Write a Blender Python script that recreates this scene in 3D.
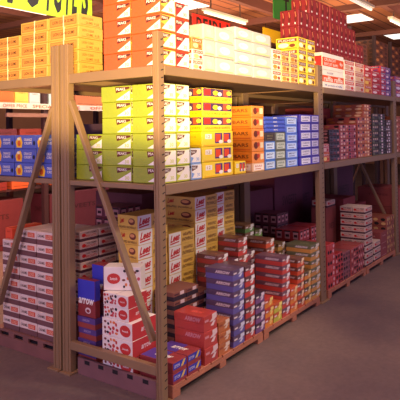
import bpy, bmesh, math, random
from mathutils import Matrix, Vector, Euler
random.seed(7)
for o in list(bpy.data.objects): bpy.data.objects.remove(o)
S = bpy.context.scene
COL = S.collection
R = math.radians

# ------------------------------------------------------------------ camera
cd = bpy.data.cameras.new('camera'); cam = bpy.data.objects.new('camera', cd); COL.objects.link(cam)
_y, _p, _r = 0.5921, -0.0193, -0.015
_h = Vector((math.cos(_y)*math.cos(_p), math.sin(_y)*math.cos(_p), -math.sin(_p)))
_rt = Vector((math.sin(_y), -math.cos(_y), 0)); _up = _rt.cross(_h)
_r2 = math.cos(_r)*_rt + math.sin(_r)*_up; _u2 = -math.sin(_r)*_rt + math.cos(_r)*_up
cam.matrix_world = Matrix(((_r2.x, _u2.x, -_h.x, -2.7536), (_r2.y, _u2.y, -_h.y, -2.344), (_r2.z, _u2.z, -_h.z, 1.75), (0, 0, 0, 1)))
cd.sensor_width = 36; cd.lens = 553.28*36/400; cd.shift_x = -0.0655; cd.shift_y = -0.2009
cd.clip_end = 200
S.camera = cam
S.view_settings.view_transform = 'Standard'; S.view_settings.look = 'None'
S.view_settings.gamma = 1; S.view_settings.use_curve_mapping = False
S.view_settings.exposure = 0.0

# ------------------------------------------------------------------ light
W = bpy.data.worlds.new('world'); S.world = W; W.use_nodes = True
W.node_tree.nodes['Background'].inputs[0].default_value = (0.50, 0.38, 0.70, 1)
W.node_tree.nodes['Background'].inputs[1].default_value = 1.0
def light(name, kind, loc, target, energy, color, **kw):
    l = bpy.data.lights.new(name, kind); l.energy = energy; l.color = color
    for k, v in kw.items(): setattr(l, k, v)
    o = bpy.data.objects.new(name, l); COL.objects.link(o); o.location = loc
    o.rotation_euler = (Vector(target)-Vector(loc)).to_track_quat('-Z', 'Y').to_euler()
    return o
# unseen warm spot added near the camera, tilted up to light the upper shelves
light('warm_upper_fill', 'SPOT', (-3.4, -2.7, 1.58), (-3.4+3.7, -2.7+3.2, 1.58+4.25), 3100, (1.0, 0.72, 0.29), spot_size=R(82), spot_blend=0.12, shadow_soft_size=0.12)
# added warm spot, unseen, brightening the front faces of the first bay
light('warm_front_fill', 'SPOT', (1.6, -3.2, 3.4), (1.0, 0.1, 1.25), 310, (1.0, 0.80, 0.50), spot_size=R(44), spot_blend=0.6, shadow_soft_size=0.2)
# hall lamps overhead, then added fill lights
light('hall_lamp_near', 'AREA', (-2.4, -0.6, 4.2), (0.2, 1.0, 0.6), 60, (1.0, 0.74, 0.72), shape='RECTANGLE', size=2.4, size_y=1.2)
light('hall_lamp_aisle', 'AREA', (4.0, -2.2, 4.4), (3.5, -0.8, 0), 50, (0.95, 0.76, 0.80), shape='RECTANGLE', size=4.0, size_y=0.6)
light('hall_lamp_back', 'AREA', (3.0, 3.2, 4.4), (3.0, 4.6, 1.2), 200, (1.0, 0.80, 0.60), shape='RECTANGLE', size=4.0, size_y=0.8)
light('hall_lamp_over_rack_front', 'AREA', (0.6, -1.6, 4.4), (0.9, 0.0, 0.4), 42, (1.0, 0.80, 0.74), shape='RECTANGLE', size=2.5, size_y=0.5)
light('ceiling_fill', 'AREA', (7.5, 3.6, 3.0), (8.0, 4.0, 4.8), 230, (1.0, 0.62, 0.34), shape='RECTANGLE', size=6.0, size_y=2)  # unseen fill added below the ceiling, aimed up to brighten it
light('ceiling_fill_far', 'AREA', (11, 0.0, 3.4), (12, 1.6, 4.4), 80, (1.0, 0.58, 0.36), shape='RECTANGLE', size=3.0, size_y=2)  # added upward fill for the far ceiling, no fixture there
light('ceiling_fill_rear', 'AREA', (3.6, 7.0, 3.2), (4.2, 7.6, 4.6), 90, (1.0, 0.66, 0.45), shape='RECTANGLE', size=3.0, size_y=1.5)  # unseen fill added to lift the dark ceiling at back left
light('violet_fill', 'AREA', (-5.5, 0.5, 2.6), (0.6, 0.6, 0.7), 85, (0.80, 0.62, 0.92), shape='RECTANGLE', size=3.0, size_y=3.0)  # unseen violet fill, added to lift the dark interiors
light('orange_glow_fill', 'POINT', (2.0, 3.9, 0.9), (1, 3.6, 0), 60, (1.0, 0.30, 0.10), shadow_soft_size=0.1)  # unseen point light added to give the rear aisle an orange glow

# ------------------------------------------------------------------ materials
def lin(c):
    c /= 255.0
    return c/12.92 if c <= 0.04045 else ((c+0.055)/1.055)**2.4
MATS = {}
def mat(rgb, rough=0.6, var=0.12, scale=9.0, bump=0.0, coat=0.0, metal=0.0, rand=0.06, emit=0.0, name=None):
    key = (rgb, rough, var, scale, bump, coat, metal, rand, emit)
    if key in MATS: return MATS[key]
    m = bpy.data.materials.new(name or 'surface_%d_%d_%d' % rgb); m.use_nodes = True
    n = m.node_tree.nodes; L = m.node_tree.links; b = n['Principled BSDF']
    c = [lin(v) for v in rgb]
    tc = n.new('ShaderNodeTexCoord'); nz = n.new('ShaderNodeTexNoise')
    nz.inputs['Scale'].default_value = scale; nz.inputs['Detail'].default_value = 4
    L.new(tc.outputs['Object'], nz.inputs['Vector'])
    mx = n.new('ShaderNodeMix'); mx.data_type = 'RGBA'
    mx.inputs[6].default_value = [max(0, v*(1-var)) for v in c]+[1]
    mx.inputs[7].default_value = [min(1, v*(1+var)) for v in c]+[1]
    L.new(nz.outputs['Fac'], mx.inputs[0])
    hs = n.new('ShaderNodeHueSaturation'); oi = n.new('ShaderNodeObjectInfo')
    mr = n.new('ShaderNodeMapRange'); mr.inputs['To Min'].default_value = 1-rand; mr.inputs['To Max'].default_value = 1+rand
    L.new(oi.outputs['Random'], mr.inputs['Value']); L.new(mr.outputs[0], hs.inputs['Value'])
    L.new(mx.outputs[2], hs.inputs['Color']); L.new(hs.outputs[0], b.inputs['Base Color'])
    b.inputs['Roughness'].default_value = rough; b.inputs['Metallic'].default_value = metal
    b.inputs['Coat Weight'].default_value = coat; b.inputs['Coat Roughness'].default_value = 0.18
    if bump:
        n2 = n.new('ShaderNodeTexNoise'); n2.inputs['Scale'].default_value = scale*3; n2.inputs['Distortion'].default_value = 1.5
        L.new(tc.outputs['Object'], n2.inputs['Vector'])
        bp = n.new('ShaderNodeBump'); bp.inputs['Strength'].default_value = bump; bp.inputs['Distance'].default_value = 0.01
        L.new(n2.outputs['Fac'], bp.inputs['Height']); L.new(bp.outputs[0], b.inputs['Normal'])
    if emit:
        b.inputs['Emission Color'].default_value = c+[1]; b.inputs['Emission Strength'].default_value = emit
    MATS[key] = m
    return m
def film(rgb): return mat(rgb, 0.45, 0.10, 12, 0.35, 0.5)     # card under shrink film
def card(rgb): return mat(rgb, 0.7)
def ink(rgb): return mat(rgb, 0.6, 0.05)

def wood_mat(rgb, rough=0.75):
    m = mat(rgb, rough, 0.3, 5, 0.2, name='timber')
    return m
def plank_mat():
    m = bpy.data.materials.new('ceiling_planks'); m.use_nodes = True
    n = m.node_tree.nodes; L = m.node_tree.links; b = n['Principled BSDF']
    tc = n.new('ShaderNodeTexCoord'); br = n.new('ShaderNodeTexBrick')
    br.inputs['Color1'].default_value = (lin(166), lin(108), lin(74), 1); br.inputs['Color2'].default_value = (lin(150), lin(92), lin(76), 1)
    br.inputs['Mortar'].default_value = (lin(80), lin(45), lin(45), 1)
    br.inputs['Scale'].default_value = 1.0; br.inputs['Brick Width'].default_value = 4.0; br.inputs['Row Height'].default_value = 0.3
    br.inputs['Mortar Size'].default_value = 0.02
    mp = n.new('ShaderNodeMapping'); mp.inputs['Rotation'].default_value = (0, 0, R(0))
    L.new(tc.outputs['Object'], mp.inputs[0]); L.new(mp.outputs[0], br.inputs['Vector'])
    L.new(br.outputs['Color'], b.inputs['Base Color']); b.inputs['Roughness'].default_value = 0.8
    return m
def floor_mat():
    m = bpy.data.materials.new('worn_concrete'); m.use_nodes = True
    n = m.node_tree.nodes; L = m.node_tree.links; b = n['Principled BSDF']
    tc = n.new('ShaderNodeTexCoord')
    a = n.new('ShaderNodeTexNoise'); a.inputs['Scale'].default_value = 0.9; a.inputs['Detail'].default_value = 6
    f = n.new('ShaderNodeTexNoise'); f.inputs['Scale'].default_value = 28; f.inputs['Detail'].default_value = 8
    for q in (a, f): L.new(tc.outputs['Object'], q.inputs['Vector'])
    r1 = n.new('ShaderNodeValToRGB'); r1.color_ramp.elements[0].position = .35; r1.color_ramp.elements[1].position = .65
    r1.color_ramp.elements[0].color = (lin(94), lin(80), lin(84), 1); r1.color_ramp.elements[1].color = (lin(122), lin(104), lin(98), 1)
    L.new(a.outputs['Fac'], r1.inputs[0])
    mx = n.new('ShaderNodeMix'); mx.data_type = 'RGBA'; mx.blend_type = 'OVERLAY'; mx.inputs[0].default_value = 0.35
    L.new(r1.outputs[0], mx.inputs[6]); L.new(f.outputs['Color'], mx.inputs[7]); 
    bw = n.new('ShaderNodeRGBToBW'); L.new(f.outputs['Color'], bw.inputs[0]); L.new(bw.outputs[0], mx.inputs[7])
    L.new(mx.outputs[2], b.inputs['Base Color']); b.inputs['Roughness'].default_value = 0.55
    bp = n.new('ShaderNodeBump'); bp.inputs['Strength'].default_value = 0.25; bp.inputs['Distance'].default_value = 0.01
    L.new(f.outputs['Fac'], bp.inputs['Height']); L.new(bp.outputs[0], b.inputs['Normal'])
    return m

# ------------------------------------------------------------------ mesh building
class MB:
    def __init__(s): s.v = []; s.f = []; s.m = []; s.mats = []
    def mi(s, m):
        if m not in s.mats: s.mats.append(m)
        return s.mats.index(m)
    def add(s, vs, fs, m):
        b = len(s.v); i = s.mi(m)
        s.v += [tuple(v) for v in vs]; s.f += [tuple(b+k for k in f) for f in fs]; s.m += [i]*len(fs)
    def box(s, x0, y0, z0, x1, y1, z1, m, bev=0.0, mtx=None):
        bm = bmesh.new()
        bmesh.ops.create_cube(bm, size=1, matrix=Matrix.Translation(((x0+x1)/2, (y0+y1)/2, (z0+z1)/2)) @ Matrix.Diagonal((x1-x0, y1-y0, z1-z0, 1)))
        if bev: bmesh.ops.bevel(bm, geom=list(bm.edges), offset=bev, segments=2, affect='EDGES', profile=0.5)
        if mtx: bmesh.ops.transform(bm, matrix=mtx, verts=bm.verts)
        bm.verts.index_update()
        s.add([v.co.copy() for v in bm.verts], [[v.index for v in f.verts] for f in bm.faces], m); bm.free()
    def beam(s, a, b, w, t, m, up=(0, 0, 1)):
        a = Vector(a); b = Vector(b); d = b-a; q = d.normalized()
        side = q.cross(Vector(up)).normalized(); u = side.cross(q)
        M = Matrix(((q.x, side.x, u.x, a.x), (q.y, side.y, u.y, a.y), (q.z, side.z, u.z, a.z), (0, 0, 0, 1)))
        s.box(0, -t/2, -w/2, d.length, t/2, w/2, m, 0.003, M)
    def build(s, name, parent=None, loc=(0, 0, 0)):
        o = bpy.data.objects.new(name, s.mesh(name)); COL.objects.link(o); o.location = loc
        if parent: o.parent = parent
        return o
    def mesh(s, name):
        me = bpy.data.meshes.new(name); me.from_pydata(s.v, [], s.f)
        for m in s.mats: me.materials.append(m)
        me.polygons.foreach_set('material_index', s.m); me.update()
        return me
_TX = {}
def text_geo(t, shear=0.0, bold=0.0):
    k = (t, shear, bold)
    if k not in _TX:
        c = bpy.data.curves.new('lettering', 'FONT'); c.body = t; c.size = 1; c.shear = shear; c.offset = bold; c.resolution_u = 2
        o = bpy.data.objects.new('lettering', c); COL.objects.link(o)
        bpy.context.view_layer.update()
        dg = bpy.context.evaluated_depsgraph_get(); me = bpy.data.meshes.new_from_object(o.evaluated_get(dg))
        vs = [(v.co.x, v.co.y) for v in me.vertices]; fs = [tuple(p.vertices) for p in me.polygons]
        bpy.data.objects.remove(o); bpy.data.curves.remove(c); bpy.data.meshes.remove(me)
        xs = [v[0] for v in vs]; ys = [v[1] for v in vs]
        x0, x1, y0, y1 = min(xs), max(xs), min(ys), max(ys)
        _TX[k] = ([((x-x0)/(x1-x0), (y-y0)/(y1-y0)) for x, y in vs], fs)
    return _TX[k]

class Face:
    """prints on one face of a box; u,v run 0..1 across the face as it is read"""
    def __init__(s, mb, which, w, d, h, z0=0.0, out=0.0006, x0=0, y0=0):
        s.mb = mb; s.k = which; s.w = w; s.d = d; s.h = h; s.z0 = z0; s.o = out; s.x0 = x0; s.y0 = y0
    def P(s, u, v, lift=0):
        o = s.o+lift*0.0003
        if s.k == 'F': return (s.x0+u*s.w, s.y0-o, s.z0+v*s.h)
        if s.k == 'E': return (s.x0-o, s.y0+(1-u)*s.d, s.z0+v*s.h)
        if s.k == 'T': return (s.x0+v*s.w, s.y0+(1-u)*s.d, s.z0+s.h+o)     # read from the left end
        if s.k == 'TF': return (s.x0+u*s.w, s.y0+v*s.d, s.z0+s.h+o)
    def poly(s, pts, m, lift=0): s.mb.add([s.P(u, v, lift) for u, v in pts], [list(range(len(pts)))], m)
    def rect(s, a, b, c, d, m, lift=0): s.poly([(a, b), (c, b), (c, d), (a, d)], m, lift)
    def oval(s, cu, cv, ru, rv, m, lift=1, n=16, a0=0.0):
        s.poly([(cu+ru*math.cos(a0+2*math.pi*i/n), cv+rv*math.sin(a0+2*math.pi*i/n)) for i in range(n)], m, lift)
    def text(s, t, a, b, c, d, m, lift=2, shear=0.0, bold=0.01, slope=0.0):
        vs, fs = text_geo(t, shear, bold)
        s.mb.add([s.P(a+(c-a)*x, b+(d-b)*y+slope*(x-0.5), lift) for x, y in vs], fs, m)

# ------------------------------------------------------------------ colours
WHITE = film((236, 232, 226)); CREAM = film((235, 214, 150)); BLK = ink((22, 16, 22)); DKBR = ink((92, 38, 22)); REDI = ink((200, 30, 28))
WI = ink((240, 236, 228)); YEL = film((246, 214, 20)); ORA = film((232, 84, 34)); GRN = film((150, 164, 34)); MAR = card((120, 48, 52))
PURP = ink((74, 42, 120)); BLUE = film((76, 94, 186))

# ------------------------------------------------------------------ carton kinds: each returns (body mesh, [(part name, mesh)])
KINDS = {}
def base(w, d, h, m, bev=0.004, seam=None):
    b = MB(); b.box(0, 0, 0, w, d, h, m, bev)
    if seam: b.box(0.004, d/2-0.0012, h-0.0004, w-0.004, d/2+0.0012, h+0.0004, seam)
    return b
def k_pennant(w, d, h, body, endc, stripe):
    b = base(w, d, h, body, 0.004, ink((110, 60, 20)))
    L = MB(); f = Face(L, 'E', w, d, h)
    f.poly([(.50, .93), (.99, .90), (.99, .80), (.52, .55)], DKBR); f.text('PEAKS', .54, .70, .84, .86, WI, 1)
    f.poly([(.52, .10), (.99, .10), (.99, .66)], WI); f.text('30', .78, .16, .93, .38, stripe, 1)
    e = Face(L, 'F', w, d, h)
    e.rect(.03, .04, .97, .96, endc)
    e.poly([(.03, .93), (.62, .90), (.55, .72), (.05, .56)], DKBR, 1); e.text('PEAKS', .08, .70, .48, .86, WI, 2)
    e.poly([(.03, .50), (.97, .12), (.97, .04), (.03, .04)], stripe, 1)
    e.poly([(.06, .12), (.97, .10), (.97, .92), (.72, .92)], WI, 3); e.text('30', .55, .2, .80, .42, stripe, 4)
    return b, [('label', L)]
def k_gums(w, d, h):
    m = film((196, 160, 70)); b = base(w, d, h, m, 0.004, ink((120, 70, 20)))
    f = Face(b, 'E', w, d, h); br = ink((150, 80, 30)); dk = ink((62, 26, 14))
    f.rect(.06, .16, .94, .20, br); f.rect(.06, .80, .94, .84, br); f.rect(.06, .16, .075, .84, br); f.rect(.925, .16, .94, .84, br)
    f.rect(.08, .21, .92, .79, ink((196, 134, 60)))
    f.text('LION CLEAR GUMS', .14, .38, .86, .64, dk)
    e = Face(b, 'F', w, d, h)
    e.text('LION CLEAR', .14, .56, .62, .76, br); e.text('GUMS  4 LB', .3, .22, .84, .42, br); e.rect(.1, .12, .9, .15, br)
    s = MB(); st = ink((250, 236, 190)); s.box(-.0012, d*.47, -.0006, w+.0012, d*.50, h+.0012, st)
    return b, [('strap', s)]
def k_white(w, d, h, tint=(238, 236, 232), art=None):
    b = base(w, d, h, film(tuple(int(c*.80) for c in tint)), 0.010)
    for k in 'EF':
        f = Face(b, k, w, d, h); c = ink(art or (206, 206, 228)); g = ink((226, 204, 120))
        f.oval(.45, .5, .28, .26, c); f.rect(.12, .10, .88, .17, g, 1); f.text('MINTS', .3, .4, .62, .62, ink((190, 186, 214)), 2)
    return b, []
def k_small(w, d, h, ground, c1, c2, word='NOUGAT'):
    b = base(w, d, h, film(ground))
    for k in 'EF':
        f = Face(b, k, w, d, h)
        f.rect(.06, .60, .94, .90, ink(c1)); f.text(word, .12, .66, .86, .84, WI, 2)
        f.oval(.34, .34, .24, .20, ink(c2)); f.oval(.74, .30, .14, .16, ink(c1)); f.rect(.06, .04, .94, .09, ink(c1), 1)
    return b, []
def k_yellowpic(w, d, h):
    b = base(w, d, h, YEL)
    f = Face(b, 'F', w, d, h)
    f.rect(.10, .50, .30, .82, WI); f.text('12', .14, .56, .25, .76, ink((190, 150, 30)), 2)
    for u in (.40, .68):
        f.rect(u, .20, u+.24, .88, PURP); f.rect(u+.02, .30, u+.18, .80, ink((226, 70, 30)), 2); f.oval(u+.19, .3, .07, .12, WI, 3)
    f.rect(.05, .06, .95, .11, ink((222, 160, 20)))
    e = Face(b, 'E', w, d, h); e.text('LIQUORICE', .2, .55, .8, .72, ink((214, 150, 20))); e.rect(.05, .06, .95, .11, ink((222, 160, 20)))
    return b, []
def k_sorts(w, d, h):
    b = base(w, d, h, YEL); dk = ink((74, 44, 84))
    for k in 'EF':
        f = Face(b, k, w, d, h); f.rect(.02, .42, .98, .97, dk)
        f.rect(.06, .50, .26, .90, ink((214, 40, 30)), 1); f.oval(.42, .68, .09, .17, ink((250, 215, 40)), 2); f.oval(.56, .62, .07, .14, WI, 3)
        f.rect(.68, .50, .84, .92, ink((230, 80, 40)), 1); f.oval(.88, .72, .08, .16, ink((250, 225, 60)), 2)
        f.text('LIQUORICE SORTS', .08, .12, .92, .30, ink((190, 70, 20)), 2)
    return b, []
def k_bars(w, d, h):
    b = base(w, d, h, film((236, 142, 40))); br = ink((104, 40, 20))
    e = Face(b, 'E', w, d, h); e.text('NUTTY BARS', .08, .44, .92, .74, br); e.rect(.04, .14, .96, .22, ink((214, 96, 24)))
    f = Face(b, 'F', w, d, h); f.oval(.3, .55, .17, .3, br); f.oval(.5, .62, .1, .2, ink((190, 60, 30)), 2); f.rect(.66, .3, .92, .8, ink((246, 226, 180)), 2)
    return b, []
def k_label(w, d, h, ground, patch, word, inkc=(90, 90, 150)):
    b = base(w, d, h, film(ground))
    L = MB()
    for k in 'EF':
        f = Face(L, k, w, d, h); f.rect(.10, .16, .90, .86, ink(patch)); f.text(word, .2, .52, .8, .74, ink(inkc), 1); f.rect(.2, .28, .7, .36, ink(inkc), 1)
    return b, [('label', L)]
def k_tray(w, d, h, ground):
    b = base(w, d, h, film(ground)); f = Face(b, 'F', w, d, h); f.rect(.05, .2, .95, .36, ink((40, 50, 130))); f.text('MINTS', .42, .45, .6, .85, WI)
    return b, []
def k_allsorts(w, d, h):
    b = base(w, d, h, BLUE)
    for k in 'EF':
        f = Face(b, k, w, d, h)
        f.poly([(.10, .10), (.34, .08), (.38, .48), (.30, .88), (.14, .80), (.05, .5)], ink((246, 196, 40))); f.oval(.22, .4, .08, .22, ink((220, 100, 30)), 2); f.oval(.2, .72, .07, .1, ink((240, 240, 200)), 3)
        f.text('ORANGE', .46, .56, .82, .76, WI); f.text('CRISPS', .46, .32, .82, .50, WI); f.oval(.92, .42, .05, .16, ink((26, 26, 40)), 1)
    return b, []
def k_lees(w, d, h, side=True):
    b = base(w, d, h, film((230, 186, 84)), 0.003, ink((150, 90, 40)))
    f = Face(b, 'F', w, d, h)
    f.rect(.01, .02, .46, .98, WI); f.text('Lees', .05, .34, .42, .88, REDI, 2, 0.35, 0.04, .12)
    f.poly([(.05, .14), (.38, .22), (.40, .32), (.05, .24)], REDI, 2)
    br = ink((96, 42, 30)); f.text('WRAPPED', .55, .58, .92, .82, br, 2, .2); f.text('SNOWBALLS', .50, .20, .96, .46, br, 2, .2)
    e = Face(b, 'E', w, d, h)
    e.oval(.72, .58, .17, .24, ink((120, 56, 40))); e.oval(.70, .63, .12, .12, ink((216, 150, 96)), 3)
    e.text('Lees', .12, .46, .34, .84, REDI, 2, .35, .03, .1); e.text('WRAPPED SNOWBALLS', .08, .10, .92, .26, br, 2)
    return b, []
def k_arrow(w, d, h, lidc, bodyc, blob=(232, 226, 222), word='ARROW', mark=(226, 212, 212)):
    """lidded sweet box: coloured base, dark lid carrying the word, pale splash on the short end"""
    b = MB(); b.box(.0015, .0015, 0, w-.0015, d-.0015, h*.55, mat(bodyc, .5, .15, 9, .15, .3), .002)
    l = MB(); l.box(0, 0, h*.5, w, d, h, mat(lidc, .45, .12, 9, .2, .35), .003)
    e = Face(l, 'E', w, d, h*.5, h*.5); e.text(word, .36, .18, .90, .76, ink(mark), 2, .25, .04)
    f = Face(l, 'F', w, d, h*.5, h*.5); f.rect(.06, .2, .34, .5, ink(mark), 1)
    q = MB(); Face(q, 'F', w, d, h*.5, h*.5).poly([(.40, .02), (.62, .40), (.60, .9), (.95, .95), (.97, .35), (.72, .02)], ink(blob), 1)
    t = Face(l, 'T', w, d, h*.5, h*.5); t.text(word, .40, .30, .78, .56, ink(tuple(min(255, int(c*1.4)+14) for c in lidc)), 1, .25)
    g = Face(b, 'F', w-.003, d, h*.5, 0, .0002, .0015, .0015); g.poly([(.5, .5), (.72, .98), (.9, .98), (.72, .4)], ink(blob), 1)
    return b, [('lid', l), ('end_label', q)]
def k_lattice(w, d, h):
    dk = card((40, 26, 40)); b = MB(); b.box(0, 0, 0, w, d, h*.52, dk, .002)
    l = MB(); l.box(-.001, -.001, h*.5, w+.001, d+.001, h, card((126, 78, 66)), .002)
    f = Face(l, 'F', w, d, h*.5, h*.5, .0016); f.rect(.5, .1, .82, .9, ink((206, 186, 190)), 1); f.rect(.05, .3, .4, .6, ink((70, 30, 40)), 1)
    return b, [('lid', l)]
def k_wc(w, d, h):
    b = MB(); b.box(.001, .001, 0, w-.001, d-.001, h*.3, card((84, 50, 56)), .002)
    l = MB(); l.box(0, 0, h*.26, w, d, h, card((206, 182, 166)), .003)
    for k in 'EF':
        f = Face(l, k, w, d, h*.73, h*.26); f.oval(.2, .45, .11, .25, REDI); f.text('CAFE CREMES', .3, .58, .92, .82, ink((90, 50, 50))); f.text('BISCUITS', .3, .16, .9, .46, REDI)
    return b, [('lid', l)]
def k_caramel(w, d, h):
    b = MB(); b.box(.001, .001, 0, w-.001, d-.001, h*.42, card((112, 74, 76)), .002)
    l = MB(); l.box(0, 0, h*.38, w, d, h, film((226, 206, 196)), .004)
    for k in 'EF':
        f = Face(l, k, w, d, h*.6, h*.38); f.text('CARAMEL', .08, .32, .48, .68, ink((74, 40, 40)), 1); f.rect(.52, .18, .93, .76, ink((206, 84, 60)), 1); f.text('LOGS', .58, .28, .86, .66, ink((236, 190, 160)), 2)
    return b, [('lid', l)]
def k_sweets(w, d, h, oval_right=True, front=True):
    b = base(w, d, h, card((232, 222, 214)), .003, ink((150, 120, 110)))
    e = Face(b, 'E', w, d, h); rnd = random.Random(int(w*1000+d*100))
    pal = [ink(c) for c in ((190, 50, 46), (40, 24, 40), (220, 120, 60), (120, 60, 50), (200, 80, 90))]
    asp = h/d
    r0 = (.03, .58) if oval_right else (.50, .97); n = 0
    for i in range(5):
        for j in range(3):
            u = r0[0]+(r0[1]-r0[0])*(i+.5+.2*(j % 2))/5.3; v = .06+.88*(j+.5)/3
            e.oval(u+rnd.uniform(-.03, .03), min(.84, max(.16, v+rnd.uniform(-.09, .09))), .030+.024*rnd.random(), (.030+.02*rnd.random())/asp, pal[rnd.randrange(5)], 1+(n % 3), 8, rnd.random()*3); n += 1
    cu = .78 if oval_right else .27
    e.oval(cu, .5, .18, .14/asp, ink((196, 52, 48)), 2); e.text('Swizzels', cu-.10, .44, cu+.10, .56, WI, 4, .2)
    if front:
        f = Face(b, 'F', w, d, h); f.rect(.01, .01, .99, .99, card((190, 52, 56))); f.text('arrow', .36, .36, .80, .60, ink((230, 200, 206)), 2, .3, .03)
    return b, []
def k_upright(w, d, h):
    b = MB(); b.box(0, 0, 0, w, d, h, mat((140, 48, 52), .5, .1, 9, .1, .3), .004)
    e = Face(b, 'E', w, d, h); e.rect(.01, .46, .99, .99, mat((58, 62, 190), .5, .1, 9, 0, .3)); e.text('arrow', .05, .34, .95, .50, WI, 3, .2, .03); e.oval(.6, .18, .16, .08, ink((220, 200, 200)), 2); e.oval(.6, .17, .10, .045, ink((140, 48, 52)), 3)
    f = Face(b, 'F', w, d, h); f.rect(.02, .46, .98, .99, mat((58, 62, 190), .5, .1, 9, 0, .3))
    return b, []
def k_striped(w, d, h):
    b = MB(); b.box(0, 0, 0, w, d, h*.5, mat((150, 64, 60), .5, .1, 9, .1, .3), .002)
    l = MB(); l.box(-.001, -.001, h*.48, w+.001, d+.001, h, mat((84, 60, 130), .5, .1, 9, .1, .3), .002)
    e = Face(l, 'E', w, d, h*.5, h*.5, .0016); e.text('ARROW', .3, .25, .7, .7, ink((170, 150, 190)), 1)
    return b, [('lid', l)]
def k_flat(w, d, h):
    b = MB(); b.box(0, 0, 0, w, d, h, mat((150, 58, 62), .5, .1, 9, .1, .3), .003)
    f = Face(b, 'F', w, d, h); f.rect(.03, .32, .97, .92, ink((56, 60, 172))); f.poly([(.55, .34), (.72, .34), (.92, .88), (.78, .9)], ink((224, 190, 90)), 1); f.text('arrow', .1, .45, .5, .75, ink((200, 190, 220)), 2)
    t = Face(b, 'T', w, d, h); t.rect(.02, .02, .60, .98, ink((84, 60, 150))); t.text('arrow', .30, .34, .78, .62, WI, 2, .25, .03)
    return b, []
def k_bottles(w, d, h):
    b = base(w, d, h, film((160, 42, 42)), .005); br = ink((118, 34, 26)); hl = ink((226, 136, 90))
    for k, n in (('F', 2), ('E', 3)):
        f = Face(b, k, w, d, h)
        for i in range(n):
            u = (i+.5)/n; a = .5/n
            f.poly([(u-a*.5, .95), (u+a*.2, .95), (u+a*.6, .6), (u+a*.45, .3), (u-a*.1, .18), (u-a*.35, .45), (u+a*.05, .7)], br, 1)
            f.poly([(u-a*.2, .88), (u+a*.05, .88), (u+a*.3, .6), (u+a*.1, .5)], hl, 2)
            f.oval(u-a*.1, .16, a*.26, .07, WI, 3, 10)
    return b, []
def k_raffia(w, d, h, top=True):
    b = base(w, d, h, card((240, 236, 230)), .004); o = ink((224, 84, 34))
    f = Face(b, 'F', w, d, h)
    if top: f.rect(.0, .22, 1., .74, o, 1); f.text('CRUNCHY', .08, .52, .62, .70, WI, 2); f.text('BISCUIT BARS', .08, .28, .72, .44, WI, 2); f.text('8p', .80, .34, .94, .62, WI, 2)
    else: f.rect(.0, .34, 1., .70, o, 1); f.text('raffia raffia', .06, .38, .94, .66, WI, 2, 0, .02); f.text('WAFER', .2, .78, .5, .90, ink((130, 120, 170)), 2); f.text('48 packets of raffia', .1, .08, .9, .22, ink((110, 120, 190)), 2)
    e = Face(b, 'E', w, d, h)
    e.rect(.02, .1, .98, .8, ink((206, 40, 44)), 1); e.text('raffia', .2, .36, .8, .6, ink((250, 200, 200)), 2)
    return b, []
def k_mottle(w, d, h, g, c1, c2, dots=3):
    b = base(w, d, h, film(g), .005); rnd = random.Random(sum(g)+int(1000*w))
    cs = [ink(c1), ink(c2), BLK]
    for k in 'EF':
        f = Face(b, k, w, d, h); q = 0
        for i in range(dots):
            for j in range(2):
                f.oval((i+.5)/dots+rnd.uniform(-.04, .04), .28+.45*j, .32/dots, .17, cs[rnd.randrange(3)], 1+(q % 3), 9); q += 1
        f.rect(.04, .02, .96, .07, cs[1], 1)
    return b, []
def k_cans(w, d, h, g=(160, 44, 44)):
    b = base(w, d, h, film(g), .004)
    for k, n in (('F', 3), ('E', 3)):
        f = Face(b, k, w, d, h)
        for i in range(n):
            u = (i+.5)/n; f.rect(u-.10, .16, u+.10, .80, ink((206, 150, 150)), 1); f.rect(u-.07, .34, u+.07, .58, ink((60, 20, 30)), 2); f.rect(u-.12, .80, u+.12, .92, BLK, 2)
    return b, []
def k_plain(w, d, h, g, word='SWEETS', c=(60, 30, 40)):
    b = base(w, d, h, card(g), .005, ink(c))
    for k in 'EF':
        f = Face(b, k, w, d, h); f.text(word, .25, .62, .75, .72, ink(c)); f.rect(.08, .1, .92, .12, ink(c))
    return b, []

NAMES = {'k_white': 'wrapped_pack', 'k_caramel': 'wrapped_pack', 'k_mottle': 'wrapped_pack', 'k_small': 'small_box', 'k_label': 'small_box', 'k_arrow': 'lidded_box', 'k_flat': 'lidded_box',
         'k_striped': 'lidded_box', 'k_cans': 'jar_pack', 'k_lattice': 'tray', 'k_tray': 'tray', 'k_bottles': 'crate', 'k_wc': 'lidded_carton'}
CATS = {'wrapped_pack': 'pack', 'small_box': 'box', 'lidded_box': 'box', 'jar_pack': 'pack', 'lidded_carton': 'carton'}
GET = {}
def kind(fn, w, d, h, *a):
    k = (fn, w, d, h, a)
    if k not in GET:
        r = fn(w, d, h, *a)
        b, parts = r
        root = bpy.data.objects.new('carton', b.mesh('carton'))
        ch = [bpy.data.objects.new(n, m.mesh(n)) for n, m in parts]
        GET[k] = (root, ch, NAMES.get(fn.__name__, 'carton'))
    return GET[k]
ORD = ['topmost', 'second from top', 'third from top', 'fourth from top', 'fifth from top', 'sixth from top', 'seventh from top',
       'eighth from top', 'ninth from top', 'tenth from top', 'eleventh from top', 'twelfth from top']
USED = {}
def item(K, x, y, z, label, group, name='carton', cat='carton', rz=0.0, tilt=(0, 0)):
    root, ch, nm = K
    if name == 'carton' and nm != 'carton': name = nm; cat = CATS.get(nm, nm)
    o = root.copy(); o.name = name; COL.objects.link(o); o.location = (x, y, z); o.rotation_euler = (tilt[0], tilt[1], rz)
    for c in ch:
        q = c.copy(); q.parent = o; COL.objects.link(q)
    o['label'] = label; o['category'] = cat
    if group: o['group'] = group
    nw = len(label.split()); assert 4 <= nw <= 16, (nw, label)
    assert label not in USED, label
    USED[label] = 1
    return o
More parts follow.
